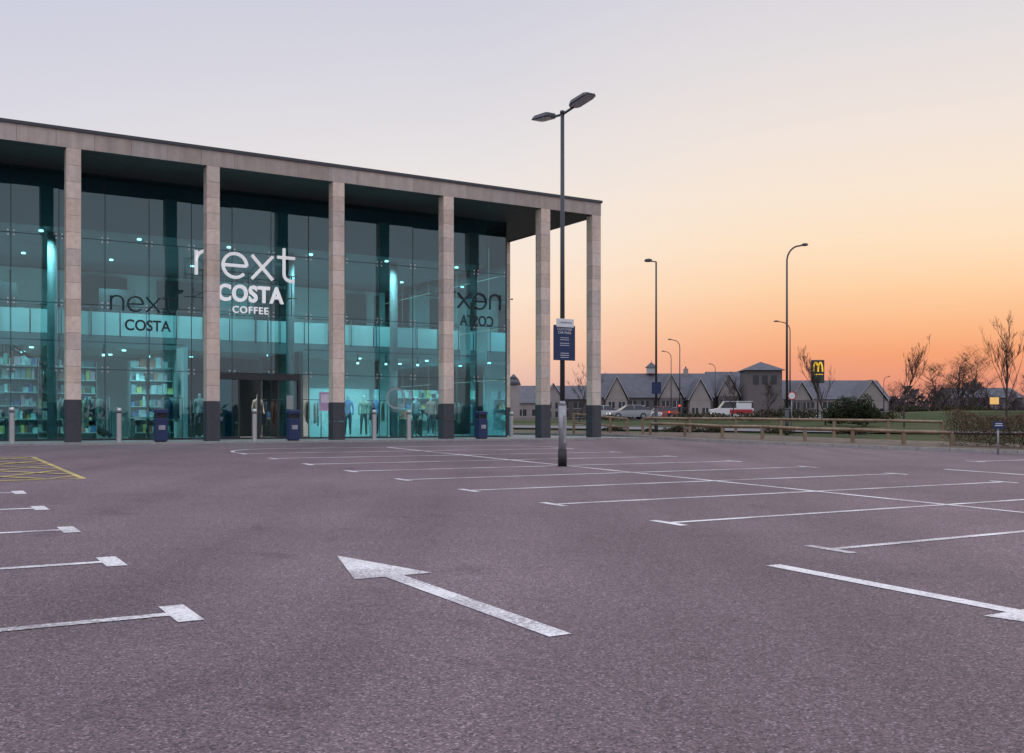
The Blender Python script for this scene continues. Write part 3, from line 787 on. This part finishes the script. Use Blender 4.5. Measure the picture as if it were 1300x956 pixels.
def hedge():
    mb=MB(); rr=random.Random(4)
    pts=[(30.0,21.6),(30.6,19),(31.6,16.4),(33.2,12.5),(34.6,8)]
    C=[(.19,.10,.078),(.13,.072,.06),(.23,.13,.085),(.08,.058,.045),(.07,.08,.04)]
    for (u0,v0),(u1,v1) in zip(pts[:-1],pts[1:]):
        for _ in range(6500):
            t=rr.random(); u=u0+(u1-u0)*t; v=v0+(v1-v0)*t
            lim=1.10+.12*math.sin(u*5+v*3)+.06*math.sin(v*11)
            z=lim*(rr.random()**.7); w=.55*(1-.25*(z/lim)**3)
            u+=rr.uniform(-w,w); x,y=W(u,v); c=Vector((x,y,plane(v)+.12+z))
            a=Vector((rr.gauss(0,1),rr.gauss(0,1),rr.gauss(0,1))).normalized(); b=Vector((rr.gauss(0,.6),rr.gauss(0,.6),rr.gauss(.8,.5))).normalized(); d=a.cross(b).normalized()
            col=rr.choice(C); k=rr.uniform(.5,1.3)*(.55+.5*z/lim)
            if rr.random()<.55: s,q=rr.uniform(.08,.2),.004
            else: s,q=rr.uniform(.02,.04),.016
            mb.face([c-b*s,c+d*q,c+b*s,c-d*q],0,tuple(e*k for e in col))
    mb.build('hedge',[M_attr])
hedge()
def treeline():
    mb=MB(); rr=random.Random(11)
    C=[(.11,.085,.092),(.09,.068,.076),(.13,.097,.10),(.075,.06,.07)]
    for i in range(46000):
        vis=i<32000
        th=rr.uniform(-.65,.75) if vis else rr.uniform(0,2*math.pi)
        r=rr.uniform(235,275)
        hh=4.6+1.6*math.sin(th*37)+1.1*math.sin(th*91+1)+.9*math.sin(th*211)+.8*math.sin(th*17)+.5*math.sin(th*503)
        if -.2<th<.36: hh*=.75
        hh=max(1.5,hh)
        z=hh*(rr.random()**.8)
        x,y=r*math.sin(th),r*math.cos(th)
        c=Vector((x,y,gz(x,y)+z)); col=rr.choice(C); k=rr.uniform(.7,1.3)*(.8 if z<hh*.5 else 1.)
        if vis:
            s=rr.uniform(.2,.7); q=.07 if z>hh*.5 else .2
            b=Vector((rr.gauss(0,.5),rr.gauss(0,.3),1)).normalized(); d=Vector((1,0,0)).cross(b).cross(b).normalized()
        else:
            s=rr.uniform(.6,1.9); q=s*.6
            a=Vector((rr.gauss(0,1),rr.gauss(0,1),rr.gauss(0,1))).normalized(); b=a.orthogonal().normalized(); d=a.cross(b)
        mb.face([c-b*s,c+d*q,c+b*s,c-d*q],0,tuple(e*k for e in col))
    mb.build('distant_treeline',[M_attr])
treeline()

# ------------------------------------------------------------ background buildings
M_slate=pmat('slate_roof',(.10,.10,.12),.8,.2,1.2)
M_render=pmat('pale_render',(.33,.285,.275),.85,.12,.6)
M_board=pmat('dark_boarding',(.15,.13,.135),.8,.2,1.5,stretch=(1,1,5))
M_trim=pmat('white_trim',(.5,.48,.48),.6,.05,2)
M_win=pmat('dark_window',(.03,.035,.045),.15,.1,2)
def prism_roof(mb,x0,x1,y0,y1,ze,zr,axis,m,oh=.3):
    if axis=='x':
        ym=(y0+y1)/2
        A_=[(x0-oh,y0-oh,ze),(x1+oh,y0-oh,ze),(x1+oh,ym,zr),(x0-oh,ym,zr)]; B_=[(x0-oh,ym,zr),(x1+oh,ym,zr),(x1+oh,y1+oh,ze),(x0-oh,y1+oh,ze)]
        mb.face(A_,m); mb.face(B_,m)
        mb.face([(x0,y0,ze-.05),(x0,ym,zr-.15),(x0,y1,ze-.05)],0); mb.face([(x1,y0,ze-.05),(x1,y1,ze-.05),(x1,ym,zr-.15)],0)
    else:
        xm=(x0+x1)/2
        mb.face([(x0-oh,y0-oh,ze),(xm,y0-oh,zr),(xm,y1,zr),(x0-oh,y1,ze)],m); mb.face([(xm,y0-oh,zr),(x1+oh,y0-oh,ze),(x1+oh,y1,ze),(xm,y1,zr)],m)
        mb.face([(x0,y0,ze-.05),(x1,y0,ze-.05),(xm,y0,zr-.2)],0)
        for s in (0,1):
            xa=x0-oh if s==0 else x1+oh
            mb.face([(xa,y0-oh-.02,ze-.12),(xm,y0-oh-.02,zr-.12),(xm,y0-oh-.02,zr+.03),(xa,y0-oh-.02,ze+.03)],3)
def wing(mb,px0,px1,Y,dep,ye,yr,axis='x',wins=3,wall=0):
    x0=(px0-650)/F*Y; x1=(px1-650)/F*Y; g0=gz((x0+x1)/2,Y)-.3; ze=(HY-ye)/F*Y; zr=(HY-yr)/F*Y
    mb.box(x0,x1,Y,Y+dep,g0,ze,wall); prism_roof(mb,x0,x1,Y,Y+dep,ze+.02,zr,axis,1)
    n=wins; 
    for k in range(n):
        xc=x0+(x1-x0)*(k+.5)/n; w=min(.7,(x1-x0)/n*.3)
        for zc in ((ze*.35,ze*.75) if ze>3.5 else (ze*.5,)):
            mb.box(xc-w,xc+w,Y-.04,Y-.01,zc-.5,zc+.5,2); mb.box(xc-w-.08,xc+w+.08,Y-.03,Y-.005,zc-.6,zc-.52,3)
            mb.box(xc-.04,xc+.04,Y-.06,Y-.045,zc-.5,zc+.5,3)
def chimney(mb,px,Y,y):
    x=(px-650)/F*Y; z=(HY-y)/F*Y; mb.box(x-.35,x+.35,Y,Y+.6,z-2,z,0); mb.cyl((x,Y+.3,z),(x,Y+.3,z+.35),.13,.11,8,1)
def place(name,fn):
    E=empty(name); mb=MB(); fn(mb); mb.build('walls_and_roof',[M_render,M_slate,M_win,M_trim,M_board],E)
def bA(mb):
    wing(mb,764,905,162,11,505,472,'x',9,4)
    wing(mb,770,796,160,6,507,477,'y',2,0)
    wing(mb,838,866,160,6,505,474,'y',2,4)
    wing(mb,876,902,159,6,508,480,'y',2,0)
    chimney(mb,871,167,468)
    x=(827-650)/F*167; z=(HY-472)/F*167
    mb.box(x-.7,x+.7,166.5,167.9,z-.2,z+.7,3)
    c=(x,167.2,z+1.6); q=[(x-.95,166.3,z+.7),(x+.95,166.3,z+.7),(x+.95,168.1,z+.7),(x-.95,168.1,z+.7)]
    for k in range(4): mb.face([q[k],q[(k+1)%4],c],1)
    mb.cyl((x,167.2,z+1.5),(x,167.2,z+2.1),.05,.02,6,3)
place('retail_lodge_building',bA)
def bB(mb):
    wing(mb,905,950,165,10,500,470,'x',3,4); wing(mb,912,938,163,5,503,474,'y',2,4)
    Y=160; x0=(949-650)/F*Y; x1=(993-650)/F*Y; z=(HY-470)/F*Y
    mb.box(x0,x1,Y,Y+5.4,-.3,z,4)
    zr=(HY-458)/F*Y; c=((x0+x1)/2,Y+2.7,zr); o=.5
    q=[(x0-o,Y-o,z+.02),(x1+o,Y-o,z+.02),(x1+o,Y+5.4+o,z+.02),(x0-o,Y+5.4+o,z+.02)]
    for k in range(4): mb.face([q[k],q[(k+1)%4],c],1)
    for xc in (x0+1.3,(x0+x1)/2,x1-1.3): mb.box(xc-.45,xc+.45,Y-.05,Y-.01,z-2.2,z-.8,2)
place('tower_house_building',bB)
def bC(mb):
    wing(mb,995,1128,168,12,507,481,'x',6,0); wing(mb,1088,1126,165,6,509,482,'y',2,0); wing(mb,1005,1030,165,5,508,484,'y',2,4)
place('restaurant_building',bC)
def bD(mb):
    wing(mb,655,760,170,12,507,488,'x',6,4); wing(mb,690,715,168,6,508,486,'y',2,0)
    x=(652-650)/F*150; z=(HY-500)/F*150
    mb.box(x-.9,x+.9,150,151.8,0,z+1.3,0); mb.cyl((x,150.9,z+1.3),(x,150.9,z+2.1),1.1,.8,10,1); mb.cyl((x,150.9,z+2.1),(x,150.9,z+2.9),.8,.1,10,1)
    wing(mb,600,690,158,8,512,496,'x',5,0)
place('cupola_building',bD)
def bE(mb):
    wing(mb,1215,1300,230,14,505,491,'x',6,4)
place('farm_building',bE)

Y=105; X=(1038-650)/F*Y; z0=gz(X,Y)
PS=empty('pylon_sign',(X,Y,z0)); zc=(HY-466)/F*Y-z0
mb=MB(); mb.cyl((0,0,0),(0,0,zc-1.5),.09,.09,10,0); mb.bbox(-.66,.66,-.12,.12,zc-1.65,zc+.72,.03,0)
mb.box(-.5,.5,-.13,-.122,zc-1.35,zc-.95,2); mb.box(-.5,.5,-.13,-.122,zc-.8,zc-.72,1)
mb.build('cabinet_and_pole',[M_dkmetal,emis('sign_yellow',(1,.62,.05),1.0),pmat('sign_green',(.03,.08,.03),.5,.1,2)],PS)
c=bpy.data.curves.new('arches','CURVE'); c.dimensions='3D'; c.bevel_depth=.075; c.bevel_resolution=1
for s in (-1,1):
    sp=c.splines.new('POLY'); pts=[(s*.23+.23*math.cos(t)*(-1),.95*math.sin(t)) for t in [i*math.pi/12 for i in range(13)]]
    sp.points.add(12)
    for p,(x,y) in zip(sp.points,pts): p.co=(x,-.16,zc-.48+y,1)
c.materials.append(bpy.data.materials['sign_yellow']); o=bpy.data.objects.new('arches',c); COL.objects.link(o); o.parent=PS
Y=100; X=(1262-650)/F*Y; z=gz(X,Y)
mb=MB(); mb.box(-.05,.05,-.03,.03,0,.6,0); mb.box(-.5,.5,-.06,.04,.5,1.3,0); mb.box(-.44,.44,-.075,-.062,.56,1.24,1)
mb.build('illuminated_sign',[M_dkmetal,emis('sign_amber',(1,.6,.22),.8)],None,(X,Y,z))
def smallsign(px,Y,h,w,hh,mat,name='parking_sign'):
    X=(px-650)/F*Y; z=gz(X,Y)
    mb=MB(); mb.cyl((0,0,-.1),(0,0,h),.03,.03,8,0); mb.bbox(-w/2,w/2,-.055,-.032,h-hh,h,.004,1); mb.box(-w*.35,w*.35,-.059,-.056,h-hh*.6,h-hh*.5,2); mb.box(-w*.3,w*.3,-.059,-.056,h-hh*.35,h-hh*.25,2)
    mb.build(name,[M_galv,mat,M_wht],None,(X,Y,z))
smallsign(1267,30.5,.98,.34,.22,M_blue)
Y=75; X=(1005-650)/F*Y; z=gz(X,Y); mb=MB(); mb.cyl((0,0,0),(0,0,2.6),.04,.04,8,0)
mb.cyl((0,-.05,2.3),(0,-.07,2.3),.32,.32,20,1); mb.cyl((0,-.072,2.3),(0,-.08,2.3),.24,.24,20,2)
o=mb.build('speed_limit_sign',[M_galv,pmat('sign_red',(.5,.03,.03),.5,.05,2),M_wht],None,(X,Y,z))
def tlight(px,Y,yl):
    X=(px-650)/F*Y; z=gz(X,Y); h=(HY-yl)/F*Y-z; mb=MB(); mb.cyl((0,0,0),(0,0,h+.3),.06,.06,8,0); mb.bbox(-.18,.18,-.32,-.08,h-.75,h+.3,.03,0)
    for k,m in enumerate((1,2,2)):
        zc=h+.08-k*.3; mb.cyl((0,-.32,zc),(0,-.34,zc),.10,.10,12,m); mb.cyl((0,-.34,zc+.05),(0,-.42,zc+.07),.10,.09,10,0,caps=False)
    mb.build('traffic_light',[M_dkmetal,emis('red_signal',(1,.05,.02),4.),M_black],None,(X,Y,z))
tlight(849,112,524); tlight(862,118,516)

def car(name,x,y,rot,col,h=1.45,L=4.2,van=False):
    z=gz(x,y)+.03; P=empty(name,(x,y,z),rot); mb=MB(); w=.88
    if van: st=[(-L/2,.45,.95,.8),(-L/2+.1,.3,1.0,.86),(-L/2+.9,.28,1.15,.88),(L/2-.1,.28,1.15,.88),(L/2,.4,1.1,.84)]
    else: st=[(-L/2,.42,.62,.72),(-L/2+.15,.28,.72,.82),(-L/2+1.1,.25,.88,w),(L/2-.8,.25,.95,w),(L/2-.1,.3,.92,.82),(L/2,.42,.8,.74)]
    rings=[]
    for X,z0,z1,hw in st: rings.append([(X,-hw,z0),(X,-hw*1.0,z0+.3),(X,-hw*.94,z1),(X,hw*.94,z1),(X,hw,z0+.3),(X,hw,z0)])
    for a,b in zip(rings[:-1],rings[1:]):
        for k in range(6): mb.face([a[k],b[k],b[(k+1)%6],a[(k+1)%6]],0,smooth=False)
    mb.face(rings[0],0); mb.face(rings[-1][::-1],0)
    H=h if not van else 1.9
    if van: g0,g1,t0,t1=-L/2+.85,L/2-.02,-L/2+1.5,L/2-.1
    else: g0,g1,t0,t1=-L/2+1.05,L/2-.25,-L/2+1.85,L/2-.95
    zb=1.0 if van else .88; hb=.80; ht=.62 if not van else .72
    b=[(g0,-hb,zb),(g1,-hb,zb),(g1,hb,zb),(g0,hb,zb)]; t_=[(t0,-ht,H-.05),(t1,-ht,H-.05),(t1,ht,H-.05),(t0,ht,H-.05)]
    for k in range(4): mb.face([b[k],b[(k+1)%4],t_[(k+1)%4],t_[k]],1 if not(van and k in(1,)) else 0)
    mb.face(t_,0); mb.bbox(t0-.02,t1+.02,-ht-.02,ht+.02,H-.06,H,.02,0)
    for s in (-1,1):
        for X in (t0+(t1-t0)*.45,): mb.cyl((X,s*(hb+.01),zb),(X,s*(ht+.01),H-.05),.04,.04,4,0)
        for X in (-L/2+.8,L/2-.8):
            mb.cyl((X,s*.70,.32),(X,s*.90,.32),.32,.32,18,2); mb.cyl((X,s*.90,.32),(X,s*.91,.32),.19,.17,12,3)
        mb.box(-L/2-.02,-L/2+.05,s*.62-.13,s*.62+.13,.5,.64,4); mb.box(L/2-.04,L/2+.02,s*.62-.12,s*.62+.12,.62,.85,5)
        if van:
            mb.box(t0+1.2,L/2-.25,s*.80-.012,s*.80+.012,1.02,1.72,6); mb.box(-.3,L/2-.15,s*.905-.01,s*.905+.01,.55,1.0,7)
    mb.build('body',[pmat('car_paint',col,.3,.03,2),M_win,M_black,M_galv,emis('headlamp',(1,.95,.85),1.),pmat('tail_lamp',(.4,.02,.02),.3,.05,2,emit=.8),M_wht,pmat('red_livery',(.45,.03,.04),.4,.05,2)],P)
def cx(px,Y): return (px-650)/F*Y
car('car',cx(798,104),104,.15,(.30,.31,.33)); car('car',cx(770,112),112,math.pi,(.45,.45,.47)); car('car',cx(815,114),114,math.pi,(.55,.55,.56)); car('car',cx(837,118),118,0,(.3,.08,.07))
car('van',cx(928,112),112,0,(.68,.64,.65),L=4.6,van=True)

# ------------------------------------------------------------ world
w=bpy.data.worlds.new('World'); sc.world=w; w.use_nodes=True; nt=w.node_tree; nt.nodes.clear(); L=nt.links
out=N(nt,'ShaderNodeOutputWorld'); 
tc=N(nt,'ShaderNodeTexCoord'); sp=N(nt,'ShaderNodeSeparateXYZ'); L.new(tc.outputs['Generated'],sp.inputs[0])
SAZ=math.radians(29)
cm=N(nt,'ShaderNodeCombineXYZ'); L.new(sp.outputs[0],cm.inputs[0]); L.new(sp.outputs[1],cm.inputs[1])
nm=N(nt,'ShaderNodeVectorMath',operation='NORMALIZE'); L.new(cm.outputs[0],nm.inputs[0])
dt=N(nt,'ShaderNodeVectorMath',operation='DOT_PRODUCT'); L.new(nm.outputs[0],dt.inputs[0]); dt.inputs[1].default_value=(math.sin(SAZ),math.cos(SAZ),0)
# faint high haze so that the gradient is not perfectly even
hz=N(nt,'ShaderNodeTexNoise'); hz.inputs['Scale'].default_value=1.6; hz.inputs['Detail'].default_value=3
hm=N(nt,'ShaderNodeMapping'); hm.inputs['Scale'].default_value=(1,1,7); L.new(tc.outputs['Generated'],hm.inputs[0]); L.new(hm.outputs[0],hz.inputs['Vector'])
hs=N(nt,'ShaderNodeMath',operation='MULTIPLY_ADD'); hs.inputs[1].default_value=.03; L.new(hz.outputs[0],hs.inputs[0])
zs=N(nt,'ShaderNodeMath',operation='SUBTRACT'); L.new(sp.outputs[2],zs.inputs[0]); zs.inputs[1].default_value=.015; L.new(zs.outputs[0],hs.inputs[2])
def ramp(stops,top):
    r=N(nt,'ShaderNodeValToRGB'); L.new(hs.outputs[0],r.inputs[0]); e=r.color_ramp.elements
    e[0].position=stops[0][0]; e[0].color=(*lin(stops[0][1]),1); e[1].position=stops[-1][0]; e[1].color=(*[c*top for c in lin(stops[-1][1])],1)
    for p,c in stops[1:-1]:
        q=e.new(p); q.color=(*lin(c),1)
    return r
rA=ramp([(0,(205,146,140)),(.035,(228,148,124)),(.065,(245,163,119)),(.092,(251,185,137)),(.125,(254,210,166)),(.165,(254,226,194)),(.21,(250,231,211)),(.26,(242,229,220)),(.33,(229,223,223)),(.39,(218,215,223)),(.8,(208,210,226))],1.8)
rB=ramp([(0,(214,176,172)),(.04,(232,194,180)),(.08,(247,213,190)),(.125,(253,231,212)),(.18,(247,234,225)),(.25,(233,228,228)),(.32,(219,217,225)),(.39,(207,208,222)),(.8,(208,212,230))],1.8)
rC=ramp([(0,(200,192,202)),(.1,(222,216,224)),(.2,(220,218,228)),(.3,(208,209,225)),(.4,(198,202,222)),(.8,(216,220,236))],1.9)
def mr(a,b):
    m=N(nt,'ShaderNodeMapRange'); m.interpolation_type='SMOOTHSTEP'; m.inputs['From Min'].default_value=a; m.inputs['From Max'].default_value=b; L.new(dt.outputs['Value'],m.inputs[0]); return m
m1=mr(.35,.90); m2=mr(.84,1.0)
x1=N(nt,'ShaderNodeMix',data_type='RGBA'); L.new(m1.outputs[0],x1.inputs['Factor']); L.new(rC.outputs[0],x1.inputs['A']); L.new(rB.outputs[0],x1.inputs['B'])
x2=N(nt,'ShaderNodeMix',data_type='RGBA'); L.new(m2.outputs[0],x2.inputs['Factor']); L.new(x1.outputs['Result'],x2.inputs['A']); L.new(rA.outputs[0],x2.inputs['B'])
b1=N(nt,'ShaderNodeBackground'); b1.inputs[1].default_value=.99; L.new(x2.outputs['Result'],b1.inputs[0])
sk=N(nt,'ShaderNodeTexSky'); sk.sky_type='NISHITA'; sk.sun_disc=False; sk.sun_elevation=math.radians(2); sk.sun_rotation=SAZ
b2=N(nt,'ShaderNodeBackground'); b2.inputs[1].default_value=.001; L.new(sk.outputs[0],b2.inputs[0])
ad=N(nt,'ShaderNodeAddShader'); L.new(b1.outputs[0],ad.inputs[0]); L.new(b2.outputs[0],ad.inputs[1]); L.new(ad.outputs[0],out.inputs[0])
sl=bpy.data.lights.new('sun','SUN'); sl.energy=.2; sl.angle=math.radians(12); sl.color=(1,.62,.38)
so=bpy.data.objects.new('sun',sl); COL.objects.link(so)
el=math.radians(4); d=Vector((math.sin(SAZ)*math.cos(el),math.cos(SAZ)*math.cos(el),math.sin(el)))
so.rotation_euler=d.to_track_quat('Z','Y').to_euler()

# ------------------------------------------------------------ camera
cd=bpy.data.cameras.new('camera'); cd.sensor_width=36; cd.lens=F/1300*36; cd.shift_y=58/1300; cd.clip_end=6000; cd.clip_start=.05
co=bpy.data.objects.new('camera',cd); COL.objects.link(co); co.rotation_euler=(math.pi/2,0,0); sc.camera=co
sc.view_settings.view_transform='Standard'; sc.view_settings.look='None'; sc.view_settings.exposure=0
